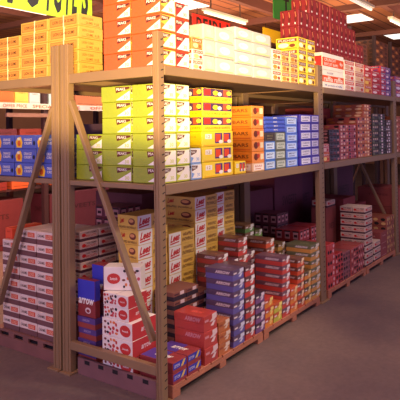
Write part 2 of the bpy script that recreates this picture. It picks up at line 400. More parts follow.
def stack(fn, dims, args, x, y, z, n, desc, place, group, jx=.003, gap=.0012, name='carton', cat='carton'):
    """a column of cartons, built upwards from z"""
    if z in (Z1, Z2): z += .002
    w, d, h = dims; K = kind(fn, w, d, h-gap, *args)
    for i in range(n):
        t = n-1-i
        od = ORD[t] if (t < n-1 or n == 1) else 'bottom one'
        if n == 1: lab = f'{desc} {place}'
        else: lab = f'{desc}, {od} {place}'
        item(K, x+random.uniform(-jx, jx), y+random.uniform(-jx, jx), z+i*h, lab, group, name, cat, random.uniform(-.008, .008))
    return z+n*h

# ------------------------------------------------------------------ setting
def struct(o): o['kind'] = 'structure'; return o
FZ = 0.0
b = MB(); b.box(-7, -7, -.1, 24, 13, 0, floor_mat()); struct(b.build('floor'))
CH = 4.6
b = MB(); b.box(-7, -7, CH, 24, 13, CH+.1, plank_mat()); struct(b.build('ceiling'))
wallm = mat((176, 128, 92), .85, .15, 2, .1)
b = MB(); b.box(-7, 12.9, 0, 24, 13, CH, wallm); struct(b.build('wall_back'))
b = MB(); b.box(23.9, -7, 0, 24, 12.9, CH, wallm); struct(b.build('wall_far'))
bm_ = card((104, 62, 56))
for i, y in enumerate((-5.5, -3.2, -0.9, 1.4, 3.7, 6.0, 8.3)):
    b = MB(); b.box(-7, y, CH-.22, 23.8, y+.14, CH-.005, bm_); struct(b.build('trim_%d' % (i+1)))
for i, x in enumerate((5.2, 8.4, 11.9, 15.4, 18.9)):
    b = MB(); b.box(x, -7, CH-.34, x+.16, 12.8, CH-.222, bm_); struct(b.build('trim_%d' % (i+8)))
sky = mat((255, 244, 232), .5, 0, 9, emit=1.6, name='daylight_pane')
for i, (x0, y0, x1, y1) in enumerate(((10.4, 2.45, 11.3, 3.15), (6.2, 4.9, 7.4, 5.8), (13.6, 2.5, 14.8, 3.0))):
    b = MB(); b.box(x0, y0, CH-.04, x1, y1, CH-.025, sky); b.box(x0-.04, y0-.04, CH-.024, x1+.04, y1+.04, CH-.002, card((150, 110, 90))); struct(b.build('window_%d' % (i+1)))

# fluorescent fittings
def tube_light(x, y, length, label, z=CH-.42):
    root = bpy.data.objects.new('fluorescent_light', None); COL.objects.link(root); root.location = (x, y, z)
    root['label'] = label; root['category'] = 'ceiling light'; root['group'] = 'fluorescent lights under the ceiling'
    b = MB(); b.box(0, -.06, 0, length, .06, .06, mat((220, 212, 200), .4), .01); b.build('housing', root)
    b = MB()
    n = 12
    for e in (0, 1): pass
    vs = []; fs = []
    for i in range(n):
        a = 2*math.pi*i/n; vs += [(.04, .028*math.cos(a), -.03+.028*math.sin(a)), (length-.04, .028*math.cos(a), -.03+.028*math.sin(a))]
    fs = [[2*i, 2*i+1, (2*i+3) % (2*n), (2*i+2) % (2*n)] for i in range(n)]
    b.add(vs, fs, mat((255, 244, 236), .4, 0, 9, emit=.55)); b.build('lamp_tube', root)
    for xx in (.25, length-.25):
        b = MB(); b.box(xx-.01, -.01, .06, xx+.01, .01, CH-z-.003, card((90, 70, 70))); b.build('hanger', root)
tube_light(6.25, 4.22, 1.62, 'fluorescent light hanging above the red banner')
tube_light(6.9, 1.42, 1.3, 'fluorescent light above the red bottle crates, top edge of view')
tube_light(9.5, 1.45, 1.5, 'fluorescent light at far right beneath ceiling boards')
tube_light(2.9, 6.85, 1.6, 'fluorescent light below green banner at far left')

# hanging banners
def banner(name, x0, x1, y, z0, z1, colr, label, letters, rod=True):
    root = MB(); root.box(x0, y, z0, x1, y+.02, z1, mat(colr, .6, .06), .002)
    for (t, a, c, lo, hi, sh) in letters:
        f = Face(root, 'F', x1-x0, 0, z1-z0, z0, .0006, x0, y); f.text(t, a, lo, c, hi, BLK, 2, sh, .04)
    o = root.build(name); o['label'] = label; o['category'] = 'banner'
    for q in (.08, .92):
        b = MB(); xx = x0+(x1-x0)*q; b.box(xx-.006, y+.004, z1, xx+.006, y+.016, CH-.003, BLK); b.build('hanging_wire', o)
def bl(chars, lo=.07, hi=.95, sh=.35): return [(c, a, e, lo, hi, sh) for c, a, e in chars]
banner('green_banner', 1.2, 3.99, 5.0, 3.66, 4.55, (176, 226, 36), 'lime green banner with big black slanted letters above caramel coloured cartons',
       bl((('M', .02, .24), ('M', .30, .475), ('U', .52, .64), ('I', .65, .69), ('C', .705, .775), ('I', .79, .825), ('E', .835, .895), ('S', .91, .985))))
banner('red_banner', 6.9, 9.2, 5.0, 3.98, 4.34, (206, 44, 34), 'red banner with black letters behind the white wrapped packs',
       bl((('D', .06, .15), ('E', .17, .25), ('I', .27, .31), ('D', .33, .42), ('L', .45, .53), ('M', .58, .70), ('A', .73, .83), ('N', .86, .95)), .10, .85, 0))
banner('small_green_banner', 6.05, 7.25, 2.5, 3.78, 4.3, (70, 170, 60), 'small green banner with black letters above the red bottle crates', bl((('T', .3, .5), ('E', .62, .9)), .2, .9, 0))
banner('amber_board', 11.2, 14.6, 3.4, 3.93, 4.22, (226, 160, 50), 'long plain amber board hanging high beyond the red crates', ())
banner('yellow_board', 9.3, 11.0, 4.6, 4.0, 4.34, (240, 200, 30), 'bright yellow board between white packs and red crates, under ceiling', ())

# ------------------------------------------------------------------ racking
STEEL = mat((138, 110, 80), .5, .14, 3, .12, .15, rand=0.0, name='cream_painted_steel'); SLOT = mat((26, 18, 24), .8, rand=0)
BOARD = wood_mat((150, 112, 84))
def post(root, x, y, ztop, w=.075, d=.06, slots=True, back=False):
    b = MB(); b.box(x, y, .01, x+w, y+d, ztop, STEEL, .004)
    if x < 0:
        b.box(x-.006, y+d*.18, .012, x+.001, y+d*.34, ztop-.002, STEEL, .001); b.box(x-.006, y+d*.66, .012, x+.001, y+d*.82, ztop-.002, STEEL, .001)
    z = .10
    while slots and z < ztop-.03:
        M = Matrix.Translation((x+w*.68, y-.0002, z)) @ Matrix.Rotation(R(-18), 4, 'Y')
        b.box(-.013, -.0006, -.0035, .013, .0006, .0035, SLOT, 0, M)
        z += .05
    o = b.build('upright_post', root)
    f = MB(); f.box(x-.03, y-(0 if back == 1 else .025), 0, x+w+.03, y+d+(0 if back == 2 else .03), .012, STEEL, .002); f.build('foot_plate', o)
def rack(name, label, y0, y1, xs, levels, ztop, ends):
    root = bpy.data.objects.new(name, None); COL.objects.link(root); root.location = (0, 0, 0)
    root['label'] = label; root['category'] = 'pallet rack'; root['group'] = 'back to back pallet racks'
    for x in xs:
        dd = .085 if x < 0 else .06
        if ends > 0:
            post(root, x, y0, ztop, .058 if x < 0 else .12, .05); post(root, x, y1-dd, ztop, .058 if x < 0 else .12, dd, False, 2)
        else:
            post(root, x, y0, ztop, .058 if x < 0 else .12, dd, False, 1); post(root, x, y1-.06, ztop, .058 if x < 0 else .12, .06, False)
        a, c = (y1-.105, y0+.08) if ends > 0 else (1.050, 1.745)
        b = MB()
        if ends > 0 and 2 < x < 3: b.beam((x+.015, .12, 1.30), (x+.015, .85, .55), .03, .02, STEEL, (1, 0, 0))
        else: b.beam((x+.015, a, 1.98 if ends > 0 else 1.94), (x+.015, c, .39 if ends > 0 else .36), .048, .03, STEEL, (1, 0, 0)); b.build('diagonal_brace', root)
        b = MB(); b.box(x+.004, y0+.055, .175, x+.045, y1-.055, .235, STEEL, .004)
        if ends > 0 or x > 0: b.build('cross_rail', root)
    for (zt, hh, za) in levels:
        for i in range(len(xs)-1):
            xa = xs[i]+(.058 if xs[i] < 0 else .12); xb = xs[i+1]
            b = MB(); b.box(xa+.001, y0-.004, zt-hh, xb-.001, y0+.04, zt, STEEL, .004); b.build('shelf_beam', root)
            b = MB(); b.box(xa+.001, y1-.04, zt-hh, xb-.001, y1+.004, zt, STEEL, .004); b.build('shelf_beam', root)
            b = MB(); b.box(xs[i]+.065 if i == 0 else xa, y0+.041, zt-.025, xb, y1-.041, zt-.001, BOARD, .001)
            b.build('shelf_board', root)
        b = MB(); b.box(xs[0]+.01, y0+.061, zt-za, xs[0]+.06, y1-.061, zt, STEEL, .004); b.build('shelf_beam', root)
    return root
Z1, Z2 = 1.402, 2.180
PX = [-.045, 2.40, 4.88, 7.36]
rack('pallet_rack', 'nearer cream steel pallet rack at the corner of the aisle, loaded with sweets', 0, .955, PX, [(Z1, .068, .035), (Z2, .062, .07)], 2.40, 1)
rack('pallet_rack', 'rear cream steel pallet rack standing back to back with the nearer rack', .975, 1.93, PX, [(Z1, .068, .035), (Z2, .062, .07)], 2.40, -1)
# short stay beneath the top shelf by the left posts
# pallets
PAL = wood_mat((176, 112, 84)); 
def pallet(x, y, w, d, h, label, tooth='E'):
    root = bpy.data.objects.new('pallet', None); COL.objects.link(root); root.location = (x, y, 0)
    root['label'] = label; root['category'] = 'pallet'; root['group'] = 'wooden pallets under the lowest stacks'
    n = max(4, int(w/.14))
    for k in range(n):
        a = k*w/n; b = MB(); b.box(a, 0, h-.018, a+w/n-.012, d, h, PAL, .002); b.build('deck_board', root)
    for yy in (0, d/2-.04, d-.08):
        b = MB(); b.box(0, yy, h-.042, w, yy+.08, h-.0185, PAL, .002); b.build('stringer', root)
        m = max(2, round(w/.75))
        for k in range(m+1):
            xx = min(max(0, k*w/m-.04), w-.08); b = MB(); b.box(xx, yy, .0, xx+.08, yy+.08, h-.0425, PAL, .002); b.build('block', root)
    return root
DZ = .085
pallet(.06, .0, 1.17, .93, DZ, 'wooden pallet on the floor right behind the corner post')
pallet(1.25, .0, 1.11, .93, DZ, 'wooden pallet under the lidded boxes, left of the second post')
pallet(2.57, .0, 1.11, .93, DZ, 'wooden pallet under red film wrapped cartons right of second post')
pallet(3.71, .0, 1.12, .93, DZ, 'wooden pallet farthest along the aisle under speckled cartons')
def plinth(x, y0, y1, label, xw=.6):
    b = MB(); m = wood_mat((128, 84, 78))
    b.box(x, y0, 0, x+.022, y1, .09, m, .002)
    z = .09; n = int((y1-y0)/.17)
    b.box(x+.03, y0, 0, x+xw, y1, .10, SLOT)
    for k in range(n+1):
        yy = y0+(y1-y0-.07)*k/n; b.box(x+.002, yy, .09, x+.024, yy+.07, .125, m, .002)
    b.box(x, y0, .125, x+xw, y1, .145, m, .002)
    o = b.build('pallet'); o['label'] = label; o['category'] = 'pallet'; o['group'] = 'wooden pallets under the lowest stacks'
plinth(.015, 1.07, 1.88, 'slotted wooden pallet under the white and red stack at left')
b = MB(); b.box(-.008, .085, .0, .014, .835, .12, wood_mat((120, 82, 84)), .002)
for k in range(5):
    yy = .15+k*.14; b.box(-.010, yy, .085, -.0081, yy+.05, .112, SLOT)
o = b.build('kick_board'); o['label'] = 'dark notched board along the floor below the cross rail'; o['category'] = 'board'

# ------------------------------------------------------------------ stock: top shelf
PK = film((225, 88, 38))
g = 'caramel coloured gum cartons on the top shelf'
for i, (yy, n, pl) in enumerate(((.965, 5, 'of the column straddling both left posts'), (1.315, 5, 'of the middle caramel column, top left'), (1.665, 4, 'of the caramel column at left picture edge'))):
    stack(k_gums, (.24, .338, .0915), (), .032, yy-.128, Z2, n, 'strapped caramel gum carton', pl, g)
oe = ink((238, 190, 70)); red_end = ink((206, 44, 40)); 
g = 'orange pennant cartons on the top shelf'
stack(k_pennant, (.152, .262, .116), (PK, oe, ink((226, 120, 40))), .017, .298, Z2, 5, 'shiny orange pennant carton', 'of the orange column farther from corner post', g)
stack(k_pennant, (.152, .262, .116), (PK, oe, ink((226, 120, 40))), .017, .028, Z2, 5, 'shiny orange pennant carton', 'of the orange column behind corner post', g)
stack(k_pennant, (.152, .262, .113), (PK, red_end, ink((206, 44, 40))), .172, .028, Z2, 4, 'orange carton with red pennant end', 'just right of the corner post', g)
g = 'white wrapped packs on the top shelf'
LILAC = (206, 206, 228)
stack(k_small, (.125, .18, .075), ((238, 226, 214), (206, 60, 40), (236, 180, 120), 'LIDO'), .345, .02, Z2, 2, 'little white and red box', 'right of the red pennant ends', 'small boxes beside the pennant cartons')
stack(k_small, (.125, .18, .085), ((234, 140, 70), (206, 90, 30), (246, 220, 160), 'LIDO'), .345, .02, Z2+.15, 1, 'little orange box', 'lying on two little white and red boxes', 'small boxes beside the pennant cartons')
stack(k_white, (.26, .25, .118), ((240, 236, 226), LILAC), .345, .278, Z2, 3, 'white wrapped pack', 'behind the little orange box', g)
stack(k_white, (.145, .25, .117), ((240, 238, 228), (236, 226, 190)), .480, .02, Z2, 3, 'narrow white wrapped pack', 'beside the little orange box', g)
stack(k_white, (.262, .25, .117), ((240, 238, 230), (230, 226, 226)), .634, .02, Z2, 3, 'wide white wrapped pack', 'of lower column above yellow liquorice cartons', g)
stack(k_white, (.262, .25, .098), ((240, 240, 240), (200, 200, 228)), .904, .02, Z2, 4, 'white wrapped pack', 'of tall column with a lilac oval print', g)
stack(k_white, (.310, .25, .098), ((240, 240, 236), (228, 232, 216)), 1.175, .02, Z2, 4, 'white wrapped pack', 'of tall column next to brown nougat boxes', g)
g = 'nougat boxes on the top shelf'
for i, (xx, pl) in enumerate(((1.495, 'of the column touching the white packs'), (1.665, 'of the middle nougat column'), (1.835, 'of the nougat column beside yellow boxes'))):
    stack(k_small, (.162, .2, .094), ((244, 236, 214) if i == 0 else (240, 206, 130), (150, 66, 40), (214, 140, 50)), xx, .02, Z2, 3, 'small brown and cream nougat box', pl, g)
stack(k_white, (.47, .3, .118), ((240, 230, 214), (226, 214, 190)), 1.52, .30, Z2, 4, 'cream wrapped pack', 'behind the small nougat boxes', 'white wrapped packs on the top shelf')
g = 'yellow fudge boxes on the top shelf'
for xx, pl in ((2.01, 'of the left yellow fudge column'), (2.205, 'of the right yellow fudge column')):
    stack(k_small, (.180, .24, .114), ((250, 216, 60), (120, 60, 30), (246, 244, 220), 'FUDGE'), xx, .02, Z2, 4, 'yellow box with cream ovals', pl, g)
g = 'white and orange banded cartons above the second post'
K = kind(k_raffia, .58, .34, .190, False); item(K, 2.56, .02, Z2, 'white carton with narrower orange band, directly above the second post', g)
K = kind(k_raffia, .58, .34, .178, True); item(K, 2.565, .02, Z2+.192, 'white carton with wide orange band, topmost above second post', g)
g = 'red and white packs on the top shelf'
stack(k_small, (.31, .25, .116), ((240, 226, 216), (206, 50, 40), (214, 170, 150), 'WAFER'), 3.16, .02, Z2, 3, 'white and red wafer pack', 'beside the large orange banded cartons', g)
stack(k_small, (.31, .25, .116), ((238, 214, 190), (190, 60, 40), (226, 190, 150), 'WAFER'), 3.48, .02, Z2, 3, 'white and red wafer pack', 'beside the amber and red column', g)
stack(k_small, (.26, .25, .1), ((226, 150, 60), (190, 50, 30), (240, 200, 90), 'TOFFEE'), 3.80, .02, Z2, 2, 'amber toffee box', 'under the red toffee boxes', 'toffee boxes on the top shelf')
stack(k_small, (.26, .25, .075), ((206, 44, 46), (176, 26, 34), (240, 220, 210), 'TOFFEE'), 3.80, .02, Z2+.2, 2, 'flat red toffee box', 'above the amber toffee boxes', 'toffee boxes on the top shelf')
stack(k_small, (.33, .25, .075), ((206, 40, 44), (170, 24, 34), (240, 220, 216), 'TOFFEE'), 4.07, .02, Z2, 4, 'red toffee box', 'left of the violet chocolate boxes', 'toffee boxes on the top shelf')
stack(k_small, (.21, .25, .078), ((206, 50, 60), (100, 50, 120), (236, 210, 220), 'CHOC'), 4.415, .02, Z2, 5, 'red and violet chocolate box', 'of left violet column near third post', 'chocolate boxes by the third post')
stack(k_small, (.21, .25, .078), ((120, 80, 160), (90, 40, 110), (240, 210, 220), 'CHOC'), 4.63, .02, Z2, 5, 'violet chocolate box', 'of right violet column near third post', 'chocolate boxes by the third post')
stack(k_small, (.4, .25, .1), ((150, 90, 150), (200, 60, 60), (230, 220, 230), 'TOFFEE'), 5.05, .02, Z2, 3, 'mixed violet toffee pack', 'beyond the third post at right edge', 'toffee packs past the third post')
# second tier: tall bank of red crates of bottles, behind the front row
g = 'red bottle crates stacked on the top shelf'
PLC = ['first', 'second', 'third', 'fourth', 'fifth', 'sixth', 'seventh']
for i in range(7):
    top = Z2+(.19*6 if 0 < i < 5 else .19*5 if i in (0, 5) else .19*4)
    nv = 3 if i < 3 else 4
    nt = round((top-Z2)/.19); nb = nt-nv
    x = 2.96+i*.301
    for j, (zz, hh) in enumerate(((Z2, nb*.19),)):
        if nb > 0:
            K = kind(k_plain, .292, .24, hh-.002, (132, 44, 44), 'BOTTLES', (90, 24, 28)); item(K, x, .48, zz, 'deep dark red crate at the base of the %s bottle crate column' % PLC[i], 'deep red crates under the bottle crates', 'crate', 'crate')
    stack(k_bottles, (.292, .24, .19), (), x, .48, Z2+nb*.19, nv, 'red bottle print crate', 'of the %s column from left' % PLC[i], g, name='crate', cat='crate')

# ------------------------------------------------------------------ stock: middle shelf
g = 'blue orange crisp cartons on the middle shelf'
for yy, pl in ((1.045, 'of blue column touching the left posts'), (1.325, 'of the middle blue column, far left'), (1.605, 'of the blue column at left picture edge')):
    stack(k_allsorts, (.24, .272, .111), (), .017, yy, Z1+.002, 3, 'blue carton with orange fruit', pl, g)
g = 'green pennant cartons on the middle shelf'
ge = ink((238, 234, 196)); gs = ink((196, 204, 60))
stack(k_pennant, (.152, .272, .111), (GRN, ge, gs), .03, .60, Z1, 3, 'lime green pennant carton', 'of low column behind the diagonal brace', g)
stack(k_pennant, (.152, .278, .111), (GRN, ge, gs), .017, .305, Z1, 6, 'lime green pennant carton', 'of tall column between brace and post', g)
stack(k_pennant, (.146, .262, .111), (GRN, ge, gs), .017, .030, Z1, 6, 'lime green pennant carton', 'of tall column touching the corner post', g)
stack(k_pennant, (.146, .262, .111), (GRN, ge, gs), .167, .030, Z1, 6, 'lime pennant carton, pale end showing', 'of second column right of post', g)
stack(k_pennant, (.12, .25, .111), (film((170, 196, 226)), WI, ink((120, 160, 220))), .325, .030, Z1, 2, 'pale blue pennant carton', 'left of the yellow liquorice cartons', 'pale blue pennant cartons')
g = 'yellow liquorice cartons on the middle shelf'
zt = stack(k_yellowpic, (.405, .26, .114), (), .458, .030, Z1, 3, 'large bright yellow picture carton', 'of the yellow column', g)
stack(k_sorts, (.39, .26, .106), (), .47, .030, zt, 3, 'purple and yellow sorts carton', 'on the bright yellow column', g)
stack(k_yellowpic, (.155, .2, .100), (), .880, .022, Z1, 1, 'small yellow picture carton', 'in front of the orange bar cartons', g)
g = 'orange bar cartons on the middle shelf'
stack(k_label, (.195, .2, .072), ((236, 196, 150), (244, 232, 220), 'BARS', (190, 90, 60)), 1.135, .02, Z1, 1, 'white labelled box', 'beneath the column of orange bar cartons', g)
stack(k_bars, (.195, .46, .0955), (), 1.135, .02, Z1+.072, 5, 'orange nutty bar carton', 'of the orange column', g)
g = 'blue mint boxes on the middle shelf'
stack(k_label, (.185, .22, .082), ((80, 130, 210), (206, 226, 246), 'MINT'), 1.345, .02, Z1, 3, 'light blue mint box', 'right beside the orange bar cartons', g)
stack(k_label, (.185, .22, .078), ((74, 60, 50), (60, 50, 46), 'MINT', (130, 120, 90)), 1.345, .02, Z1+.246, 1, 'dark brown mint box', 'on three light blue mint boxes', g)  # dark box added where there is only a shaded gap
stack(k_label, (.185, .22, .081), ((110, 116, 96), (190, 200, 190), 'HERB', (90, 110, 90)), 1.538, .02, Z1, 4, 'grey green herb box', 'between two light blue columns', g)
stack(k_tray, (.378, .25, .0345), ((66, 92, 206),), 1.345, .02, Z1+.3245, 4, 'long flat blue tray', 'above the mint and herb boxes', g)
stack(k_label, (.225, .24, .0765), ((92, 130, 226), (190, 212, 250), 'MINT'), 1.735, .02, Z1, 6, 'light blue mint box', 'of six high column beside violet boxes', g)
g = 'violet labelled boxes on the middle shelf'
stack(k_label, (.245, .3, .081), ((66, 58, 180), (220, 220, 240), 'CHEWS'), 1.968, -.004, Z1, 6, 'violet blue box, white label', 'of left violet column by second post', g)
stack(k_label, (.185, .3, .081), ((74, 60, 176), (216, 214, 240), 'CHEWS'), 2.212, -.004, Z1, 6, 'violet blue box, white label', 'of right violet column by second post', g)
# bay beyond the second post
g = 'assorted stock on the middle shelf past the second post'
stack(k_small, (.17, .22, .1), ((214, 120, 60), (180, 40, 30), (244, 214, 130), 'FRUITS'), 2.53, .02, Z1, 1, 'small orange fruit box', 'just right of second post, middle shelf', g)
stack(k_small, (.17, .22, .09), ((206, 130, 130), (170, 50, 60), (226, 190, 180), 'FRUITS'), 2.53, .02, Z1+.1, 1, 'small pink fruit box', 'on the small orange fruit box', g)
stack(k_mottle, (.27, .25, .068), ((44, 26, 36), (180, 120, 120), (110, 40, 50)), 2.715, .02, Z1, 5, 'flat dark tin tray', 'right of the small fruit boxes', g)
stack(k_plain, (.62, .4, .24), ((136, 56, 60), 'TOFFEE', (200, 150, 160)), 2.62, .34, Z1, 2, 'big maroon carton with pale lines', 'behind the dark tin trays', g)
stack(k_mottle, (.235, .3, .078), ((170, 70, 72), (226, 180, 160), (190, 110, 70)), 3.0, .02, Z1, 5, 'speckled red pack', 'of left low speckled column', g)
stack(k_mottle, (.235, .3, .078), ((176, 66, 74), (230, 190, 180), (150, 60, 60)), 3.245, .02, Z1, 5, 'speckled red pack', 'of right low speckled column', g)
stack(k_plain, (.42, .42, .3), ((140, 50, 52), 'TOFFEE', (196, 110, 60)), 3.32, .44, Z1, 2, 'big maroon carton, orange line', 'behind the speckled red packs', g)
stack(k_mottle, (.22, .4, .080), ((176, 84, 70), (236, 190, 150), (206, 120, 50)), 3.535, .02, Z1, 6, 'speckled amber pack', 'of shorter amber column', g)
stack(k_mottle, (.25, .4, .080), ((190, 100, 66), (246, 210, 160), (214, 130, 50)), 3.765, .02, Z1, 8, 'speckled amber pack', 'of the tallest amber column', g)
stack(k_mottle, (.21, .3, .076), ((70, 60, 54), (200, 170, 150), (110, 120, 70)), 4.06, .02, Z1, 7, 'dark green spotted pack', 'right of the tallest amber column', g)
stack(k_mottle, (.27, .3, .076), ((70, 60, 60), (226, 206, 206), (90, 110, 80)), 4.30, .02, Z1, 7, 'dark spotted pack, white dots', 'of middle dark column', g)
stack(k_mottle, (.23, .3, .076), ((66, 56, 62), (230, 216, 216), (120, 80, 70)), 4.60, .02, Z1, 6, 'dark spotted pack, white dots', 'of dark column by third post', g)
stack(k_mottle, (.35, .3, .085), ((200, 110, 70), (240, 200, 170), (150, 60, 50)), 5.02, .02, Z1, 6, 'orange speckled pack', 'past third post on middle shelf', g)

# ------------------------------------------------------------------ stock: bottom, first bay
B = DZ
g = 'snowball cartons stacked on the pallet'
def lees(x, y, d, z, n, pl): stack(k_lees, (.335, d, .11), (), x, y, z, n, 'yellow snowball carton, white lettered end', pl, g)
def under(x, y, w, d, h, label): item(kind(k_plain, w, d, h-.002, (150, 100, 74), 'SWEETS', (90, 50, 40)), x, y, B, label, 'large plain cartons under the stacks')
under(.285, .505, .335, .2, .27, 'large plain brown carton under the snowball column behind brace')
lees(.285, .505, .2, B+.27, 7, 'of column behind the diagonal brace')
under(.64, .505, .335, .36, .30, 'large plain brown carton under the short snowball column')
lees(.64, .505, .34, B+.30, 5, 'of short column right of corner post')
under(1.0, .51, .335, .36, .33, 'large plain brown carton under the left tall snowball column')
lees(1.0, .515, .34, B+.33, 7, 'of the left tall column')
under(1.35, .56, .335, .30, .33, 'large plain brown carton under the right tall snowball column')
lees(1.35, .56, .32, B+.33, 7, 'of the right tall column')
g = 'dark shallow trays below the snowball cartons'
stack(k_lattice, (.148, .19, .066), (), .445, .30, B, 7, 'dark shallow tray, brown top', 'of the column nearest corner post', g, name='tray', cat='tray')
stack(k_lattice, (.148, .19, .066), (), .598, .30, B, 7, 'dark shallow tray, brown top', 'of the middle dark tray column', g, name='tray', cat='tray')
stack(k_lattice, (.14, .19, .066), (), .752, .30, B, 6, 'dark shallow tray, brown top', 'of the column behind violet lidded boxes', g, name='tray', cat='tray')
g = 'flat blue and red boxes low behind the corner post'
stack(k_flat, (.148, .29, .072), (), .068, .004, B, 2, 'flat red box with blue end', 'of the pair touching the corner post', g, jx=.001)
stack(k_flat, (.150, .27, .072), (), .226, .004, B, 2, 'flat red box with blue end', 'of the pair farther from corner post', g, jx=.001)
g = 'lidded lettered boxes on the pallets'
RD = (190, 66, 58); LP = (72, 40, 62)
stack(k_arrow, (.165, .27, .115), ((186, 66, 58), (180, 66, 60), (226, 200, 200), 'ARROW', (206, 140, 150)), .42, .006, B, 3, 'all red lidded box', 'behind the flat blue ended boxes', g)
stack(k_arrow, (.15, .25, .083), ((178, 104, 58), (190, 110, 62), (222, 200, 180), 'ARROW', (150, 70, 50)), .60, .006, B, 3, 'tan lidded box', 'between all red and violet boxes', g)
stack(k_arrow, (.16, .26, .084), ((92, 70, 100), (96, 88, 156), (206, 206, 226)), .80, .004, B, 7, 'violet box with dark lid', 'of the violet column', g)
stack(k_arrow, (.145, .25, .083), ((92, 60, 64), (190, 64, 58), (226, 220, 222)), .975, .006, B, 7, 'red box, nearly black lid', 'right beside the violet column', g)
stack(k_arrow, (.145, .25, .080), ((60, 40, 60), (120, 80, 130), (216, 200, 216)), 1.128, .006, B, 4, 'plum box with dark lid', 'of the low column before red boxes', g)
stack(k_arrow, (.145, .25, .080), ((180, 60, 50), (220, 130, 50), (240, 210, 120)), 1.281, .006, B, 3, 'orange box with red lid', 'of the low column, yellow splashed', g)
stack(k_arrow, (.145, .25, .080), ((190, 90, 50), (190, 190, 70), (240, 220, 120)), 1.434, .006, B, 2, 'lime box with orange lid', 'of the lowest short column', g)
stack(k_arrow, (.145, .28, .0755), ((112, 78, 92), (196, 70, 62), (226, 216, 220)), 1.59, .006, B, 7, 'red box with plum lid', 'of the front central column', g)
stack(k_arrow, (.14, .28, .075), ((206, 84, 50), (220, 130, 60), (236, 200, 150)), 1.743, .006, B, 3, 'amber box with orange lid', 'right of red boxes with plum lids', g)
stack(k_arrow, (.14, .25, .0755), ((112, 70, 62), (208, 84, 52), (236, 206, 170)), 1.890, .006, B, 6, 'orange box with brown lid', 'of front column left of olive boxes', g)
stack(k_arrow, (.14, .25, .0755), ((92, 76, 52), (220, 140, 60), (226, 206, 150)), 2.040, .006, B, 4, 'amber box with olive lid', 'of short column before olive lids', g)
stack(k_arrow, (.200, .27, .0755), ((104, 104, 76), (206, 146, 70), (224, 214, 190)), 2.185, .006, B, 7, 'amber box with olive grey lid', 'of tall column beside second post', g)
# second depth row
def under2(x, y, w, d, h, label): item(kind(k_plain, w, d, h-.002, (128, 66, 60), 'SWEETS', (70, 30, 30)), x, y, B, label, 'large plain cartons under the stacks')
def back(x, y, w, d, hb, n, colr, desc, place):
    under2(x, y, w, d, hb, 'large plain maroon carton under the ' + desc + ' ' + place)
    stack(k_arrow, (w, d, .078), colr, x, y, B+hb, n, desc, place, g)
back(.99, .285, .16, .22, .40, 3, ((124, 70, 62), RD, (226, 216, 220)), 'red boxes, brown lids', 'before snowball cartons') if False else None
def row2(x, y, w, d, hb, n, colr, desc, place, uname):
    under2(x, y, w, d, hb, uname)
    stack(k_arrow, (w, d, .078), colr, x, y, B+hb, n, desc, place, g)
row2(.99, .28, .155, .215, .40, 3, ((126, 76, 68), RD), 'red box, brown lid', 'just before left tall snowball column', 'large maroon carton before left tall snowball column, under red boxes')
row2(1.155, .28, .155, .215, .40, 2, ((84, 52, 70), (110, 70, 110)), 'plum box, wide plum lid', 'behind plum low column', 'large maroon carton under two plum boxes of second row')
row2(1.34, .30, .15, .24, .40, 4, ((130, 78, 60), (200, 66, 56)), 'red box, chestnut lid', 'before right tall snowball column', 'large maroon carton before right tall snowball column')
row2(1.515, .33, .15, .24, .40, 2, ((104, 70, 76), (150, 70, 80)), 'rose box, mauve lid', 'behind red boxes with plum lids', 'large maroon carton under two rose boxes of second row')
row2(1.83, .30, .16, .28, .38, 3, ((132, 82, 66), (216, 92, 56)), 'orange red box, chestnut lid', 'of second row beside rose boxes', 'large maroon carton under orange red boxes of second row')
row2(2.10, .32, .15, .25, .30, 3, ((110, 84, 52), (190, 150, 80)), 'tan box, mustard lid', 'of second row behind amber boxes', 'large maroon carton under tan boxes with mustard lids')
row2(1.93, .60, .17, .28, .48, 3, ((136, 94, 66), (106, 150, 80)), 'green box, brown lid', 'of the rearmost row', 'large maroon carton under green boxes in the rearmost row')
row2(2.125, .60, .15, .25, .40, 3, ((110, 110, 56), (130, 176, 80)), 'light green box, olive lid', 'of the rearmost row near second post', 'large maroon carton under light green boxes near second post')

# ------------------------------------------------------------------ stock: bottom, seen through the end frame
g = 'white sweet print cartons behind the end frame'
stack(k_sweets, (.25, .285, .12), (), .012, .312, B, 3, 'large white sweet print carton', 'behind the cross rail', g)
stack(k_sweets, (.19, .24, .089), (), .018, .350, B+.36, 2, 'smaller white sweet print carton, red side', 'behind the diagonal brace', g)
item(kind(k_sweets, .13, .27, .165, False, False), .165, .368, B+.54, 'white carton with red oval lying askew on top of sweet print cartons', g, rz=R(28))
g = 'violet blue boxes by the left posts'
stack(k_striped, (.2, .185, .080), (), .03, .685, B, 4, 'low violet and red striped box', 'beside the left posts', g)
item(kind(k_upright, .05, .182, .27), .032, .690, B+.322, 'upright blue and red box with white lettering beside the left posts', g)
stack(k_striped, (.09, .13, .08), (), .18, .500, B, 4, 'narrow striped box', 'behind the sweet print cartons', g) if False else None
item(kind(k_plain, .10, .12, .09, (90, 50, 70), 'SWEETS', (60, 30, 50)), .12, .70, B+.322, 'small plum box lifting the inner upright blue box above its neighbour', g)
item(kind(k_upright, .09, .12, .27), .125, .70, B+.414, 'second upright blue box farther inside than the first', g)
g = 'white and red biscuit cartons inside the end frame'
BB = B+.3
for xx, pl in ((.083, 'of the front left biscuit column'), (.278, 'of the middle biscuit column'), (.473, 'of the right biscuit column')):
    item(kind(k_plain, .178, .13, .298, (130, 84, 76), 'SWEETS', (80, 50, 50)), xx, .900, B, 'large plain carton at the base ' + pl, 'large plain cartons under biscuit columns')
    stack(k_wc, (.178, .13, .0775), (), xx, .900, BB, 8, 'white lidded biscuit carton', pl, g)
g = 'caramel log packs stacked at the left'
